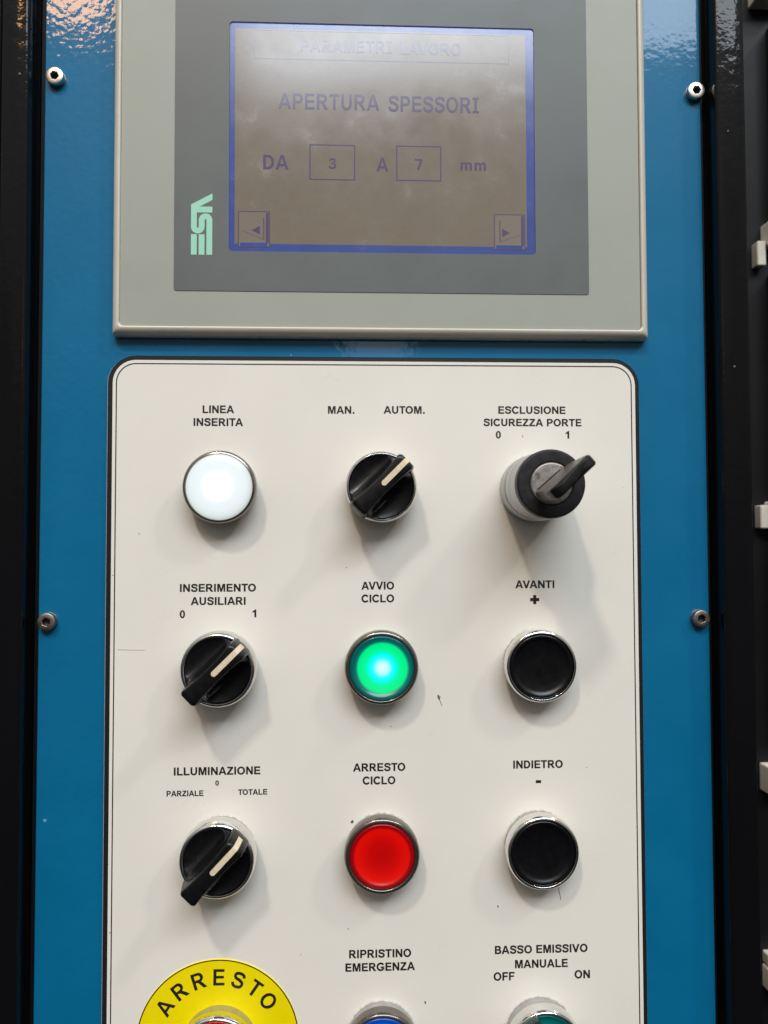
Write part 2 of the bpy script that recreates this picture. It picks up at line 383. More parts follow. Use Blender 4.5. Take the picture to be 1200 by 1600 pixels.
def G(ch):
    w = W; t = .165
    if ch == 'A':
        k = .235
        return .98, [[(0, 0), (.215, 0), (.29, .225), (.69, .225), (.765, 0), (.98, 0), (.60, 1), (.38, 1)], [(.345, .385), (.635, .385), (.49, .80)]]
    if ch == 'B':
        return .90, [[(.07, 0), (.55, 0)] + arc(.55, .285, .33, .285, -90, 60) + arc(.52, .745, .30, .255, -30, 90) + [(.07, 1)],
                     [(.07 + w, t), (.07 + w, .43), (.53, .43)] + arc(.53, .298, .135, .132, 90, -90), [(.07 + w, .585), (.07 + w, 1 - t), (.50, 1 - t)] + arc(.50, .71, .115, .125, 90, -90)]
    if ch == 'C': return .96, [stroke(arc(.515, .5, .395, .425, 38, 322, 30))]
    if ch == 'D':
        return .94, [[(.07, 0), (.42, 0)] + arc(.42, .5, .47, .5, -90, 90, 22) + [(.07, 1)], [(.07 + w, t), (.07 + w, 1 - t), (.40, 1 - t)] + arc(.40, .5, .285, .5 - t, 90, -90, 22)]
    if ch == 'E': return .86, [[(.07, 0), (.82, 0), (.82, t), (.27, t), (.27, .43), (.77, .43), (.77, .59), (.27, .59), (.27, 1 - t), (.80, 1 - t), (.80, 1), (.07, 1)]]
    if ch == 'F': return .80, [[(.07, 0), (.27, 0), (.27, .42), (.70, .42), (.70, .58), (.27, .58), (.27, 1 - t), (.77, 1 - t), (.77, 1), (.07, 1)]]
    if ch == 'G':
        s = arc(.535, .5, .415, .425, 36, 312, 30)
        L = stroke(s)
        return 1.03, [L, rect(.55, .36, .985, .52), [(.80, .359), (.985, .359), (.985, .13), (.80, .22)]]
    if ch == 'I': return .35, [rect(.075, 0, .275, 1)]
    if ch == 'L': return .80, [[(.07, 0), (.77, 0), (.77, t), (.27, t), (.27, 1), (.07, 1)]]
    if ch == 'M': return 1.12, [[(.07, 0), (.255, 0), (.255, .78), (.455, 0), (.665, 0), (.865, .78), (.865, 0), (1.05, 0), (1.05, 1), (.75, 1), (.56, .30), (.37, 1), (.07, 1)]]
    if ch == 'N': return .97, [[(.07, 0), (.26, 0), (.26, .66), (.70, 0), (.90, 0), (.90, 1), (.71, 1), (.71, .35), (.28, 1), (.07, 1)]]
    if ch == 'O': return 1.05, [arc(.525, .5, .49, .515, 0, 360, 36)[:-1], arc(.525, .5, .285, .345, 0, 360, 36)[:-1]]
    if ch == 'P': return .88, [[(.07, 0), (.27, 0), (.27, .37), (.52, .37)] + arc(.52, .685, .33, .315, -90, 90, 16) + [(.07, 1)], [(.27, .53), (.27, 1 - t), (.50, 1 - t)] + arc(.50, .6825, .145, .1525, 90, -90, 14)]
    if ch == 'R':
        return .96, [[(.07, 0), (.27, 0), (.27, .41), (.35, .41), (.45, .36), (.70, 0), (.945, 0), (.76, .29), (.64, .43)] + arc(.55, .71, .31, .29, -60, 90, 14) + [(.07, 1)], [(.27, .565), (.27, 1 - t), (.53, 1 - t)] + arc(.53, .70, .125, .135, 90, -90, 12)]
    if ch == 'S': return .88, [stroke(spline([(.785, .70), (.70, .865), (.44, .925), (.20, .86), (.165, .70), (.27, .585), (.50, .525), (.70, .42), (.755, .29), (.67, .13), (.44, .075), (.20, .13), (.105, .31)], 5), .185)]
    if ch == 'T': return .82, [[(.31, 0), (.51, 0), (.51, 1 - t), (.80, 1 - t), (.80, 1), (.02, 1), (.02, 1 - t), (.31, 1 - t)]]
    if ch == 'U': return .96, [[(.07, 1), (.07, .38)] + arc(.475, .38, .405, .395, 180, 360, 18) + [(.88, 1), (.68, 1), (.68, .40)] + arc(.475, .38, .205, .225, 0, -180, 14) + [(.27, 1)]]
    if ch == 'V': return .92, [[(0, 1), (.215, 1), (.462, .27), (.705, 1), (.92, 1), (.57, 0), (.35, 0)]]
    if ch == 'Z': return .84, [[(.03, 0), (.81, 0), (.81, t), (.30, t), (.79, .85), (.79, 1), (.07, 1), (.07, 1 - t), (.52, 1 - t), (.03, .16)]]
    if ch == '0': return .74, [arc(.37, .5, .325, .51, 0, 360, 30)[:-1], arc(.37, .5, .135, .36, 0, 360, 30)[:-1]]
    if ch == '1': return .74, [[(.34, 0), (.54, 0), (.54, 1), (.38, 1), (.30, .87), (.11, .77), (.11, .60), (.34, .70)]]
    if ch == '3': return .74, [stroke(spline([(.10, .74), (.19, .88), (.36, .925), (.55, .87), (.58, .72), (.50, .585), (.30, .525), (.52, .475), (.63, .30), (.55, .13), (.34, .075), (.16, .12), (.07, .27)], 5), .18)]
    if ch == '7': return .74, [[(.04, 1), (.04, .83), (.48, .83), (.20, 0), (.41, 0), (.69, .85), (.69, 1)]]
    if ch == 'i': return .62, [[(.05, 0), (.57, 0), (.57, .15), (.41, .15), (.41, .85), (.57, .85), (.57, 1), (.05, 1), (.05, .85), (.21, .85), (.21, .15), (.05, .15)]]
    if ch == 'm': return 1.18, [[(.07, 0), (.27, 0), (.27, .62), (.36, .80), (.47, .62), (.47, 0), (.67, 0), (.67, .62), (.76, .80), (.87, .62), (.87, 0), (1.07, 0), (1.07, .72), (.98, .95), (.80, 1), (.66, .93), (.58, .84), (.50, .96), (.40, 1), (.28, .90), (.26, .98), (.07, .98)]]
    if ch == '.': return .38, [rect(.09, 0, .29, .2)]
    if ch == '+': return 1.0, [[(.34, 0), (.66, 0), (.66, .34), (1, .34), (1, .66), (.66, .66), (.66, 1), (.34, 1), (.34, .66), (0, .66), (0, .34), (.34, .34)]]
    if ch == '-': return 1.0, [rect(0, 0, 1, .55)]
    return .38, []
def lettering(word, cap, width, depth=.05, bold=.017):
    x = 0; polys = []
    for i, ch in enumerate(word):
        adv, pp = G(ch)
        if i and word[i - 1] + ch in ('AV', 'VA', 'TA', 'TO', 'AT', 'LT'): x -= .07
        polys += [[(p[0] + x, p[1]) for p in q] for q in pp]
        x += adv + .05
    xs = [p[0] for q in polys for p in q]; a, b = min(xs), max(xs)
    sx = width / (b - a)
    return curve_mesh([[((p[0] - (a + b) / 2) * sx, p[1] * cap) for p in q] for q in polys], depth, cap * bold)

# ================================================================== SETTING: the dark machine behind
bm = bmesh.new()
loops(bm, [(rrect(-500, -420, 620, 420, 2), -120), (rrect(-500, -420, 620, 420, 2), -62), (rrect(-499, -419, 619, 419, 2), -61)], cap_first=True)
o = link('machine_wall', bm, 'wall'); o['kind'] = 'structure'
for n, (x0, z0, x1, z1, hh) in enumerate(((201.2, 20, 260, 128, -50), (199.5, -95, 260, 2, -52), (203, 155, 260, 250, -50))):
    o = link('machine_cover', slab((x0, z0, x1, z1), 2, -61.2, hh, 1.0), 'wall')
    tag(o, ['flat dark cover plate behind the right post, between upper and middle pale clamps', 'flat dark cover plate behind the right post, below the middle pale clamp',
            'flat dark cover plate behind the right post, at the top of the view'][n], 'cover plate', 'dark cover plates behind the post')

def clamp(x0, z0, x1, z1, tx0, tz0, tx1, tz1, label):
    t = thing('cable_clamp', label, 'clamp', (x0 + x1) / 2, z0, -61, 'pale clamps on the machine behind the post')
    cx, cz = (x0 + x1) / 2, z0
    def sl(a, b, c, d, h0, h1): return slab((a - cx, b - cz, c - cx, d - cz), .8, h0, h1, .5)
    link('clamp_block', sl(x0, z0, x1, z1, 0.2, 9), 'clamp', t)
    link('clamp_tab', sl(tx0, tz0, tx1, tz1, 0.2, 5.5), 'clamp2', t)
    link('clamp_screw', lathe(fillet([(1.9, 9), (1.9, 10.4), (0, 10.6)], .3)), 'washer', t, loc=((x0 + x1) / 2 - cx + 2, (z0 + z1) / 2 - cz))
clamp(198.4, 139.8, 212, 151.1, 193.8, 130.0, 198.1, 142, 'pale stepped clamp behind the right post beside the touch screen, uppermost full one')
clamp(197.6, 4.7, 211, 17.0, 192.9, 4.1, 197.3, 15.2, 'pale stepped clamp behind the right post level with the key switch row')
clamp(192.9, -119.7, 208, -106.8, 208.3, -118, 214, -109, 'single pale block behind the right post level with the minus button')
clamp(192.3, -210.8, 207, -200.2, 192.5, -199.6, 206, -194.0, 'pale clamp with beige tab at the lower right corner of the view')
clamp(194.3, 259.1, 209, 269.7, 209.3, 260, 214, 268, 'pale clamp just showing at the top right corner of the view')

# ================================================================== frame posts of black painted tube
def post(x0, x1, label):
    bm = bmesh.new()
    n = 6; rr = 1.3; h1 = 8.5; h0 = -25
    pts = []
    for cx, ch, a0 in ((x1 - rr, h1 - rr, 0), (x0 + rr, h1 - rr, 90), (x0 + rr, h0 + rr, 180), (x1 - rr, h0 + rr, 270)):
        for i in range(n + 1):
            a = R(a0 + 90 * i / n); pts.append((cx + rr * math.cos(a), ch + rr * math.sin(a)))
    zs = [-300 + 6 * k for k in range(101)]
    rows = [[V(bm, p[0] + .10 * math.sin(z * .021), z, p[1]) for p in pts] for z in zs]
    for a, b in zip(rows, rows[1:]):
        for i in range(len(a)): bm.faces.new((a[i], a[(i + 1) % len(a)], b[(i + 1) % len(a)], b[i]))
    bm.faces.new(rows[0]); bm.faces.new(rows[-1][::-1])
    return tag(link('frame_post', bm, 'black_gloss'), label, 'post', 'black steel posts either side of the panel')
post(-133.4, -122.9, 'glossy black steel post along the left edge of the blue panel')
post(143.4, 155.3, 'glossy black steel post along the right edge of the blue panel')
# outer flange seen left of the left post
o = link('frame_flange', slab((-174, -300, -134.0, 300), .8, -25, 6.5, .6), 'black_gloss')
tag(o, 'black steel flange outside the left post at the left picture edge', 'flange')

# ================================================================== blue control panel
panel = thing('control_panel', 'blue painted steel panel carrying the screen and the push buttons', 'panel')
link('panel_sheet', slab((-120.15, -290, 141.1, 290), .8, -2, 0, .3), 'blue', panel)
for x0, x1 in ((-122.8, -120.3), (141.2, 143.3)):
    link('edge_gasket', slab((x0, -290, x1, 290), .15, -6, -3.2, .1), 'rubber', panel)

# ================================================================== hex socket screws
def screw(x, z, mt, label, tilt=0):
    t = thing('socket_screw', label, 'screw', x, z, 0, 'socket screws at the edge of the blue panel')
    link('washer', lathe(fillet([(3.55, .02), (3.55, .35), (2.6, .35)], .2)), 'washer', t)
    seg = 48; rh = 3.15; hx = 1.55
    bm = bmesh.new()
    def ring(r, h, hexa=False):
        vs = []
        for i in range(seg):
            a = 2 * PI * i / seg
            q = r
            if hexa:
                b = (a + R(tilt)) % (PI / 3) - PI / 6
                q = r / math.cos(b) * math.cos(PI / 6) * 1.06
            vs.append(V(bm, q * math.cos(a), q * math.sin(a), h))
        return vs
    rows = [ring(3.3, .35), ring(3.4, .5), ring(3.42, 2.3), ring(3.28, 2.65), ring(2.95, 2.8), ring(hx + .22, 2.8, True), ring(hx, 2.6, True), ring(hx, .9, True)]
    for a, b in zip(rows, rows[1:]):
        for i in range(seg): bm.faces.new((a[i], a[(i + 1) % seg], b[(i + 1) % seg], b[i]))
    link('screw_head', bm, mt, t, angle=40)
    link('socket_floor', lathe([(1.66, 1.0), (.6, .5), (0, .4)], 24), 'slot', t)
screw(-115.6, 180.1, 'screw', 'bright socket screw left of the touch screen', 10)
screw(138.4, 179.8, 'screw', 'bright socket screw right of the touch screen, its hexagon clearly showing', 0)
screw(-116.2, -31.4, 'screw_dark', 'dull socket screw at the left edge of the blue panel below the middle', 20)
screw(136.9, -31.9, 'screw_dark', 'dull socket screw at the right edge of the blue panel below the middle', 40)

# ================================================================== white legend plate
ROW = (19.4, -48.6, -118.2, -188.9); COL = (-50.0, 10.8, 71.3)
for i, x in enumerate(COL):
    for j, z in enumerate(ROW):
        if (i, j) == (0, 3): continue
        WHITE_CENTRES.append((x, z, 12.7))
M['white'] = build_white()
plate = thing('legend_plate', 'cream white engraved plate with black border and control names', 'plate', 0, 0, 0)
link('plate_backing', slab((-94.35, -292, 113.6, 70.95), 10.6, .02, 1.5, .35), 'engrave_black', plate)
link('plate_edge', slab((-94.75, -292.4, 113.9, 71.1), 10.8, .01, .5, .1), 'alu', plate)
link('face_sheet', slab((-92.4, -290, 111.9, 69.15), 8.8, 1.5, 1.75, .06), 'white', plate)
link('border_line', slab((-91.15, -289, 110.55, 67.95), 7.6, 1.76, 1.80, .01, hole=(-90.72, -288.6, 110.12, 67.52), hr=7.2), 'ink', plate)
TEXT = [('LINEA', -51.9, 48.62, 2.94, 12.0), ('INSERITA', -51.9, 43.64, 2.95, 18.9), ('MAN.', -4.4, 48.61, 2.88, 10.2), ('AUTOM.', 20.2, 48.71, 2.89, 16.0),
        ('ESCLUSIONE', 70.6, 48.85, 2.86, 26.6), ('SICUREZZA PORTE', 70.8, 43.95, 2.86, 38.8), ('0', 57.2, 39.06, 2.88, 1.95), ('1', 84.6, 39.14, 2.88, 1.35),
        ('AVANTI', 71.1, -19.6, 2.94, 15.3), ('+', 71.0, -25.8, 3.45, 3.45), ('INSERIMENTO', -51.7, -20.3, 2.92, 28.9), ('AUSILIARI', -51.6, -25.35, 2.92, 20.8),
        ('0', -65.2, -30.3, 2.9, 1.95), ('1', -37.8, -30.15, 2.9, 1.35), ('AVVIO', 9.7, -19.8, 2.94, 12.6), ('CICLO', 9.7, -24.74, 2.94, 12.6),
        ('ILLUMINAZIONE', -51.7, -89.9, 2.92, 32.6), ('0', -51.7, -93.95, 1.9, 1.3), ('PARZIALE', -63.8, -97.75, 2.05, 13.8), ('TOTALE', -38.2, -97.6, 2.05, 11.0),
        ('ARRESTO', 10.1, -89.4, 2.96, 20.0), ('CICLO', 10.0, -94.41, 2.94, 12.5), ('INDIETRO', 71.7, -89.18, 2.96, 19.3), ('-', 71.8, -94.88, 1.9, 2.0),
        ('RIPRISTINO', 10.3, -159.72, 3.0, 23.6), ('EMERGENZA', 10.3, -164.69, 3.0, 26.4), ('BASSO EMISSIVO', 72.3, -159.49, 3.0, 35.9), ('MANUALE', 72.3, -164.99, 3.0, 20.4),
        ('OFF', 57.8, -169.49, 3.06, 8.0), ('ON', 88.1, -169.45, 3.06, 5.9)]
for word, x, z, cap, wd in TEXT:
    o = link('lettering', lettering(word, cap, wd), 'ink', plate, smooth=False, loc=(x, z, 1.77))
# crumbs, a fibre and a hairline scratch
def mark(pts, wd, material='ink'):
    me = curve_mesh([stroke([(p[0], p[1]) for p in pts], wd)], .12)
    link('grime_mark', me, material, plate, smooth=False, loc=(0, 0, 1.80))
M['grime'] = mat('brown_grime', (.10, .085, .065), .8); M['hair'] = mat('faint_scratch', (.50, .47, .41), .6); M['hair2'] = mat('fine_hair', (.22, .19, .14), .7)
mark([(32.9, -60.6), (33.1, -61.6), (33.5, -62.4)], .55, 'grime'); mark([(33.5, -62.4), (34.0, -63.6), (34.5, -64.9)], .22, 'hair2')
mark([(33.6, -60.9), (33.7, -61.8)], .3, 'grime')
mark([(14.5, -72.3), (14.8, -72.5)], .35, 'grime'); mark([(-.6, -108.9), (-.3, -108.4), (.1, -108.1)], .9, 'grime')
mark([(79.2, -134.9), (79.5, -136.6), (79.8, -137.9), (80.1, -139.6)], .2, 'hair2'); mark([(55.5, -141.2), (55.75, -141.8)], .45, 'grime')
mark([(22.3, 50.2), (22.55, 50.2)], .25, 'grime'); mark([(-89.5, -42.1), (-85, -42.25), (-79.2, -42.3)], .16, 'hair')
mark([(27.3, -176.5), (27.6, -177.4)], .5, 'grime')
for k in range(20):
    x = random.uniform(-88, 108); z = random.uniform(-185, 64)
    a = random.uniform(0, PI); l = random.uniform(.08, .3)
    if min(math.hypot(x - p[0], z - p[1]) for p in WHITE_CENTRES) < 15.5 or abs(z % 69 - 48) < 9: continue
    mark([(x, z), (x + l * math.cos(a), z + l * math.sin(a))], random.uniform(.10, .22), random.choice(('hair2', 'hair', 'hair')))

# ================================================================== touch screen terminal
hmi = thing('touch_screen', 'grey touch screen terminal with cream frame above the white plate', 'touch screen', 12, 78, 0)
OX, OZ = -12, -78
KS = 1.004
def S(rect_, *a, **k):
    r = (rect_[0] * KS + OX, rect_[1] * KS + OZ, rect_[2] * KS + OX, rect_[3] * KS + OZ)
    if k.get('hole'): q = k['hole']; k['hole'] = (q[0] * KS + OX, q[1] * KS + OZ, q[2] * KS + OX, q[3] * KS + OZ)
    return slab(r, *a, **k)
bm = bmesh.new(); rg = []
for i, h in ((0, .02), (0, 2.3), (.08, 3.1), (.36, 4.0), (.85, 4.85), (1.5, 5.5), (2.2, 5.9), (2.7, 6.0), (3.05, 5.85), (3.25, 5.55), (3.32, 4.7)):
    rg.append((rrect(-92.3 + i + OX, 78.2 + i + OZ, 116.8 - i + OX, 255 - i + OZ, .7 + i * .35), h))
loops(bm, rg, cap_last=False)
link('trim_frame', bm, 'bezel_cream', hmi, angle=50)
link('front_plate', S((-88.62, 81.18, 112.82, 251.6), 1.7, 1.6, 5.2, .12, hole=(-49, 109, 73, 202), hr=.8), 'face', hmi)
link('membrane', S((-68.25, 94.85, 92.45, 236), 1.0, 5.21, 5.42, .05, hole=(-47.4, 110.4, 71.5, 200.6), hr=1.3), 'membrane', hmi)
def PX(u, v): return ((-61.8 + (u - 250) / 440 * 8.1) * KS + OX, (132.7 - (v - 160) / 1280 * 23.9) * KS + OZ)
sh = [(250, 395), (690, 160), (690, 295), (430, 437), (690, 437), (690, 560), (370, 560), (370, 860)]
sh += [(390 + 20 * math.cos(a), 860 + 20 * math.sin(a)) for a in [PI - PI * k / 8 for k in range(9)]]
sh += [(410, 720)] + [(550 + 140 * math.cos(a), 720 - 140 * math.sin(a)) for a in [PI - PI * k / 16 for k in range(17)]]
sh += [(690, 1440), (570, 1440), (570, 720)] + [(550 + 20 * math.cos(a), 720 - 20 * math.sin(a)) for a in [PI * k / 8 for k in range(9)]]
sh += [(530, 860)] + [(390 + 140 * math.cos(a), 860 + 140 * math.sin(a)) for a in [PI * k / 16 for k in range(17)]]
me = curve_mesh([[PX(*p) for p in q] for q in (sh, [(250, 1015), (370, 1015), (370, 1440), (250, 1440)], [(410, 1015), (530, 1015), (530, 1440), (410, 1440)])], .04)
link('brand_logo', me, 'mint', hmi, smooth=False, loc=(0, 0, 5.445))
disp = link('display', S((-48.4, 109.4, 72.5, 201.6), .5, 2.6, 4.95, .05), 'lcd_blue', hmi)
def D(name, r, h, m, hole=None): return link(name, S(r, .05, h, h + .03, .005, hole=hole, hr=.05), m, disp, smooth=False)
D('screen_field', (-45.3, 113.5, 68.2, 198.3), 4.95, 'lcd')
D('title_box', (-38.1, 186.3, 61.7, 197.9), 4.99, 'lcd_faint', hole=(-37.8, 186.6, 61.4, 197.6))
D('number_box', (-16.6, 138.8, 1.2, 152.9), 4.99, 'lcd_ink', hole=(-16.1, 139.3, .7, 152.4))
D('number_box', (17.1, 139.0, 34.8, 153.0), 4.99, 'lcd_ink', hole=(17.6, 139.5, 34.3, 152.5))
def screen_text(t_, x0, x1, z0, z1, m='lcd_ink'):
    link('screen_text', lettering(t_, (z1 - z0) * KS, (x1 - x0) * KS, .03, 0), m, disp, smooth=False, loc=((x0 + x1) / 2 * KS + OX, z0 * KS + OZ, 5.03))
screen_text('PARAMETRi', -20.0, 15.6, 189.6, 194.5, 'lcd_faint'); screen_text('LAVORO', 18.6, 42.8, 189.4, 194.3, 'lcd_faint')
screen_text('APERTURA', -28.6, 10.6, 166.6, 172.9); screen_text('SPESSORi', 14.1, 49.7, 166.4, 172.7)
screen_text('DA', -34.4, -24.6, 142.7, 148.4); screen_text('3', -9.2, -6.2, 143.3, 147.5); screen_text('A', 9.4, 14.1, 142.6, 148.1)
screen_text('7', 24.4, 27.4, 143.5, 147.8); screen_text('mm', 42.3, 52.3, 143.5, 146.9)
for side, (a, b, c, d) in ((-1, (-43.9, 112.2, -31.7, 126.2)), (1, (55.3, 112.4, 67.5, 126.4))):
    k = D('arrow_key', (a, b, c, d), 4.99, 'lcd_button')
    D('key_outline', (a, b, c, d), 5.03, 'lcd_ink', hole=(a + .35, b + .35, c - .35, d - .35))
    D('key_shadow', (c - 1.6, b + 1.6, c - .45, d - .6), 5.03, 'lcd_ink'); D('key_shadow', (a + .8, b + .4, c - 1.0, b + 1.7), 5.07, 'lcd_blue')
    ix = c - 2.6 if side < 0 else a + 2.1
    D('key_line', (ix, b + 3.0, ix + .4, d - 2.5), 5.03, 'lcd_ink')
    cx = (c - 5.2) if side < 0 else (a + 4.4); cz = (b + d) / 2 - .4
    tri = [(cx + side * 1.8, cz), (cx - side * 1.3, cz + 1.7), (cx - side * 1.3, cz - 1.7)]
    ln = stroke([(a + 1.8, cz - .3), (c - 2.6, b + 3.0)], .22) if side < 0 else stroke([(a + 2.3, b + 3.0), (c - 2.2, cz - .8)], .22)
    link('arrow_mark', curve_mesh([[(p[0] * KS + OX, p[1] * KS + OZ) for p in tri]], .03), 'lcd_ink', disp, smooth=False, loc=(0, 0, 5.07))
    link('key_line', curve_mesh([[(p[0] * KS + OX, p[1] * KS + OZ) for p in ln]], .03), 'lcd_faint', disp, smooth=False, loc=(0, 0, 5.05))

# ================================================================== controls
def collar(t, r=12.8, h=4.2, m='satin'):
    link('collar', lathe(fillet([(r, 0), (r, h - .9), (r - .7, h), (r - 2, h)], .35)), m, t)

def button(name, x, z, lens, label, group=None, ring='dull_ring', cat='push button', R0=14.0, top=9.4, rin=12.3, convex=False, col='satin'):
    t = thing(name, label, cat, x, z, 1.77, group)
    collar(t, m=col)
    link('bezel', lathe(fillet([(R0 - 1.2, 3.6), (R0 - .2, 4.0), (R0, 4.9), (R0, top - 1.2), (R0 - .55, top - .2), (R0 - 1.1, top), (rin + .1, top), (rin - .15, top - .5), (rin - .15, 4.4)], .35)), ring, t)
    if convex: prof = [(rin - .2, 5), (rin - .2, top - .3), (rin - .8, top + .3), (rin - 3, top + .9), (5, top + 1.25), (0, top + 1.35)]
    else: prof = [(rin - .25, 5), (rin - .25, top - .6), (rin - .7, top - .15), (rin - 1.5, top - .25), (rin - 2.6, top - .9), (rin - 5, top - 1.3), (4, top - 1.55), (0, top - 1.6)]
    link('lens' if lens != 'cap' else 'cap', lathe(fillet(prof, .6)), lens, t, angle=60)
    return t
button('pilot_light', COL[0], ROW[0], 'lens_white', 'round signal lamp glowing bright white under LINEA INSERITA', cat='signal lamp', R0=13.75, rin=12.55, convex=True)
t = button('push_button', COL[1], ROW[1], 'lens_green', 'illuminated push button glowing green with cyan centre', 'push buttons on the white plate', R0=13.9)
button('push_button', COL[1], ROW[2], 'lens_red', 'red illuminated push button under ARRESTO CICLO', 'push buttons on the white plate', R0=14.1)
button('push_button', COL[2], ROW[1], 'cap', 'plain black push button in chrome ring, under the plus sign', 'push buttons on the white plate', ring='chrome', R0=13.7, rin=12.3)
button('push_button', COL[2], ROW[2], 'cap', 'plain black push button in chrome ring, under the minus sign', 'push buttons on the white plate', ring='chrome', R0=13.8, rin=12.3)
button('push_button', COL[1], ROW[3], 'lens_blue', 'blue push button cut by the bottom edge of the picture', 'push buttons on the white plate', R0=13.8)

def selector(x, z, ang, label, ringm='chrome', R0=13.9, clear=None, name='selector_switch'):
    t = thing(name, label, 'selector switch', x, z, 1.77, 'selector switches with bar handles')
    collar(t)
    link('bezel', lathe(fillet([(R0 - 1.2, 3.6), (R0 - .1, 4.0), (R0, 5.0), (R0, 8.6), (R0 - .45, 10.3), (R0 - 1.1, 10.9), (12.35, 10.9), (12.1, 10.4), (12.1, 5)], .4)), ringm, t)
    L = 12.9; top = 21.6
    def wt(u): return 2.85 + .75 * (u / L) ** 2
    ca, sa = math.cos(R(ang)), math.sin(R(ang))
    # dished disc with fillets rising to the handle
    bm = bmesh.new(); seg = 96; rads = [0.01, 1, 2, 3, 3.6, 4.2, 4.8, 5.4, 6, 6.8, 7.6, 8.4, 9.2, 10, 10.7, 11.3, 11.75, 12.0]
    rows = []
    for r in rads:
        row = []
        for i in range(seg):
            a = 2 * PI * i / seg; u = r * math.cos(a); v = r * math.sin(a)
            d = max(0, abs(v) - wt(u) - .1)
            h = 9.3 + 1.3 * (r / 12) ** 4 + 6.2 * math.exp(-d / 1.15)
            if r > 11.9: h -= .4
            h = min(h, 10.55 + (12.0 - r) * 2.2 + .3) if r > 9 else h
            row.append(V(bm, u * ca - v * sa, u * sa + v * ca, h))
        rows.append(row)
    for a, b in zip(rows, rows[1:]):
        for i in range(seg): bm.faces.new((a[i], a[(i + 1) % seg], b[(i + 1) % seg], b[i]))
    bm.faces.new(rows[0])
    # handle bar: loops of rounded plan outline at rising heights
    CR = 1.6
    def plan(inset, lo):
        pts = []; n = 20; w_ = lambda u: wt(u) - inset
        LL = L - inset + lo
        for k in range(n + 1): u = -LL + CR + (2 * LL - 2 * CR) * k / n; pts.append((u, -w_(u)))
        for k in range(1, 6): a = -PI / 2 + PI / 2 * k / 6; pts.append((LL - CR + CR * math.cos(a), -w_(LL) + CR + CR * math.sin(a)))
        for k in range(0, 6): a = PI / 2 * k / 6; pts.append((LL - CR + CR * math.cos(a), w_(LL) - CR + CR * math.sin(a)))
        for k in range(n + 1): u = LL - CR - (2 * LL - 2 * CR) * k / n; pts.append((u, w_(u)))
        for k in range(1, 6): a = PI / 2 + PI / 2 * k / 6; pts.append((-LL + CR + CR * math.cos(a), w_(LL) - CR + CR * math.sin(a)))
        for k in range(0, 6): a = PI + PI / 2 * k / 6; pts.append((-LL + CR + CR * math.cos(a), -w_(LL) + CR + CR * math.sin(a)))
        return [(u * ca - v * sa, u * sa + v * ca) for u, v in pts]
    loops(bm, [(plan(-.45, .3), 11.0), (plan(-.3, .75), 13.0), (plan(-.12, .42), 16.5), (plan(0, -.25), top - .6), (plan(.22, -.5), top - .12), (plan(.6, -.8), top)], cap_first=True)
    kn = link('knob', bm, 'knob', t, angle=48)
    # stripe, wrapping over the end of the bar
    bm = bmesh.new(); hw = 1.0
    def P(u, v, h): return V(bm, u * ca - v * sa, u * sa + v * ca, h)
    sec = [(L - 1.5, top + .05), (L - .85, top - .02), (L - .2, top - .6), (L + .60, 16.5), (L + .80, 14.6)]
    row = [[P(u, -hw, h), P(u, hw, h)] for u, h in sec]
    for a, b in zip(row, row[1:]): bm.faces.new((a[0], a[1], b[1], b[0]))
    st = [P(.9 - hw * math.sin(q), -hw * math.cos(q), top + .05) for q in [PI * k / 10 for k in range(11)]]
    bm.faces.new([row[0][1], row[0][0]] + st)
    link('pointer_stripe', bm, 'cream', t, angle=50)
    return t
selector(COL[1], ROW[0], 45, 'black bar selector switch under the MAN. and AUTOM. markings', 'chrome_worn', 13.6)
selector(COL[0], ROW[1], 44.5, 'black bar selector switch in bright chrome ring under INSERIMENTO AUSILIARI', 'chrome_worn', 14.1)
selector(COL[0], ROW[2], 46.5, 'black bar selector switch under ILLUMINAZIONE, above the yellow disc', 'chrome', 14.1)

# illuminated teal selector at the bottom edge
t = thing('selector_switch', 'teal transparent selector switch with chrome ring under BASSO EMISSIVO MANUALE', 'selector switch', COL[2], ROW[3], 1.77, 'selector switches with bar handles')
collar(t)
link('bezel', lathe(fillet([(12.8, 4.5), (13.8, 5.0), (13.9, 6.0), (13.9, 9.6), (13.4, 10.7), (12.8, 10.9), (12.4, 10.6), (12.2, 5)], .35)), 'chrome', t)
link('lens', lathe(fillet([(12.1, 5), (12.1, 10.2), (11.5, 10.4), (10.2, 9.2), (5, 8.9), (0, 8.9)], .4)), 'lens_teal', t)
bm = bmesh.new(); a = R(118); ca, sa = math.cos(a), math.sin(a)
def pl(Lh, wd, r=.9): return [(u * ca - v * sa, u * sa + v * ca) for u, v in rrect(-Lh, -wd, Lh, wd, r, 5)]
loops(bm, [(pl(11.9, 3.0), 8.5), (pl(13.4, 2.9), 11.2), (pl(13.6, 2.8), 13.8), (pl(13.2, 2.5), 14.4)])
M['teal_grip'] = mat('smoky_teal_plastic', (.02, .05, .05), .15, spec=.6)
link('grip', bm, 'teal_grip', t, angle=40)
bm = bmesh.new(); loops(bm, [([(u * ca - v * sa, u * sa + v * ca) for u, v in rrect(.5, -1.1, 12.9, 1.1, .6, 4)], 14.45), ([(u * ca - v * sa, u * sa + v * ca) for u, v in rrect(.5, -1.1, 12.9, 1.1, .6, 4)], 14.5)])
link('pointer_stripe', bm, 'cream', t)

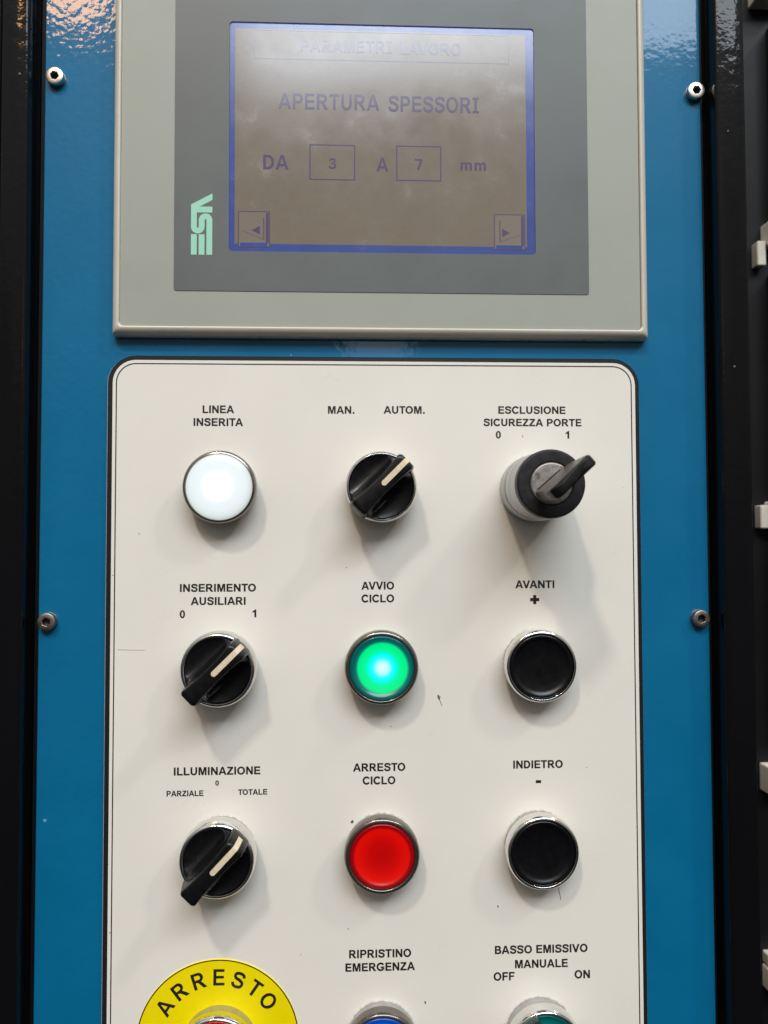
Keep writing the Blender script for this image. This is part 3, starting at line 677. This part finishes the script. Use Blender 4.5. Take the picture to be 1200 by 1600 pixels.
# key switch: stacked barrel, dark plastic cap, worn lock core
ks = thing('key_switch', 'tall key switch with stacked silver barrel and dark ring cap', 'key switch', 70.5, 19.2, 1.77)
link('collar', lathe(fillet([(12.9, 0), (12.9, 6.8), (12.4, 7.8), (11.9, 7.8)], .4)), 'satin', ks)
link('groove', lathe([(11.7, 6.5), (11.7, 9.8)]), 'rubber', ks)
link('barrel', lathe(fillet([(11.9, 9.4), (12.7, 9.7), (12.7, 15.2), (12.4, 16.0), (12.4, 24.3), (12.2, 24.8)], .3)), 'satin', ks)
link('ring_cap', lathe(fillet([(12.0, 24.4), (12.35, 24.7), (12.35, 28.4), (11.9, 29.1), (8.0, 29.2), (7.7, 28.8), (7.7, 24.5)], .35)), 'rubber_grey', ks)
link('lock_core', lathe(fillet([(7.62, 24.5), (7.62, 29.1), (7.2, 29.5), (0, 29.6)], .3)), 'lock', ks)
a = R(41); ca, sa = math.cos(a), math.sin(a)
def rr2(x0, y0, x1, y1, r, n=4): return [(u * ca - v * sa, u * sa + v * ca) for u, v in rrect(x0, y0, x1, y1, r, n)]
link('key_slot', (lambda b: (loops(b, [(rr2(-5.2, 1.5, 5.6, 2.0, .15), 29.62), (rr2(-5.2, 1.5, 5.6, 2.0, .15), 29.66)]), b)[1])(bmesh.new()), 'rubber', ks)
# the key is its own thing, left in the lock
kt = thing('key', 'dark worn key with thick grip left turned in the key switch', 'key', 70.5, 19.2, 1.77 + 29.7)
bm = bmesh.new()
loops(bm, [(rr2(-4.6, -1.2, 4.8, 1.2, .5), -2.0), (rr2(-4.6, -1.2, 4.8, 1.2, .5), 2.4)])
link('shank', bm, 'lock', kt)
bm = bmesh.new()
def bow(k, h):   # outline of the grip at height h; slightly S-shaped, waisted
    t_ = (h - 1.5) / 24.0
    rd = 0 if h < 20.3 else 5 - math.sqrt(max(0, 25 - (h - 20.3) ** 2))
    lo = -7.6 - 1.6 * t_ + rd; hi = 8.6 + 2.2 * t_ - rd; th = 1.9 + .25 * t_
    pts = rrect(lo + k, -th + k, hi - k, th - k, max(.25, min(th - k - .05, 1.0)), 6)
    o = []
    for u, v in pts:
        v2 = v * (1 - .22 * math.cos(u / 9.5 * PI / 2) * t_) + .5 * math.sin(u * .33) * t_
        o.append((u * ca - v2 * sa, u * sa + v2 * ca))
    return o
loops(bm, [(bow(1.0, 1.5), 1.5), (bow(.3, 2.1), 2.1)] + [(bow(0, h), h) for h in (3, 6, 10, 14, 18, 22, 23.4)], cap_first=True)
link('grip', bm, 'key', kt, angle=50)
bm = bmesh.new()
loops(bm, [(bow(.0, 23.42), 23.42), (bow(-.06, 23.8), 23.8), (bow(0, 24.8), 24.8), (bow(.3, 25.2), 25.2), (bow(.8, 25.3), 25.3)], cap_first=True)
link('grip_shaded_edge', bm, 'key_shaded', kt, angle=50)  # outer band of the grip, split off to carry the painted shade

# yellow disc and emergency stop
yd = thing('warning_disc', 'yellow round disc reading ARRESTO under the emergency stop', 'disc', -50.9, -189.2, 1.77)
link('disc', lathe(fillet([(30.5, .02), (30.5, .35), (30.3, .45), (11, .45)], .05), 160), 'yellow', yd)
link('rim_line', lathe([(30.42, .47), (30.42, .49), (30.0, .49), (30.0, .47)], 160), 'ink', yd)
for ch, an in zip('ARRESTO', (-56, -37, -18, .6, 18.5, 35.5, 52)):
    adv, pp = G(ch); W_keep = W
    me = curve_mesh([[((p[0] - adv / 2) * 5.6, p[1] * 6.0) for p in q] for q in pp], .04)
    o = link('lettering', me, 'ink', yd, smooth=False)
    rr_ = 20.9; an = R(an)
    o.location = (rr_ * math.sin(an) * MM, -.49 * MM, rr_ * math.cos(an) * MM); o.rotation_euler = (0, an, 0)
es = thing('emergency_stop', 'emergency stop with red mushroom head in chrome ring on yellow disc', 'emergency stop', -50.1, -189.4, 2.24)
link('collar', lathe(fillet([(13.9, 0), (13.9, 4.6), (13.2, 5.4), (12, 5.4)], .4)), 'satin', es)
link('bezel', lathe(fillet([(13.0, 4.2), (14.6, 4.8), (15.0, 6), (15.0, 8.4), (14.4, 9.6), (13.3, 9.8), (12.7, 8.8), (12.7, 5)], .5)), 'chrome', es)
link('mushroom_head', lathe(fillet([(12.0, 5), (12.1, 9.4), (12.0, 11.6), (11.2, 12.8), (7, 13.6), (0, 14.0)], 1.0)), 'estop_red', es)
for k in range(36):
    a_ = 2 * PI * k / 36
    bm = bmesh.new(); ps = [((12.15 + dr) * math.cos(a_ + da), (12.15 + dr) * math.sin(a_ + da)) for dr, da in ((0, -.035), (.55, -.03), (.55, .03), (0, .035))]
    loops(bm, [(ps, 8.8), (ps, 11.5)])
    link('grip_rib', bm, 'estop_red', es, smooth=False)
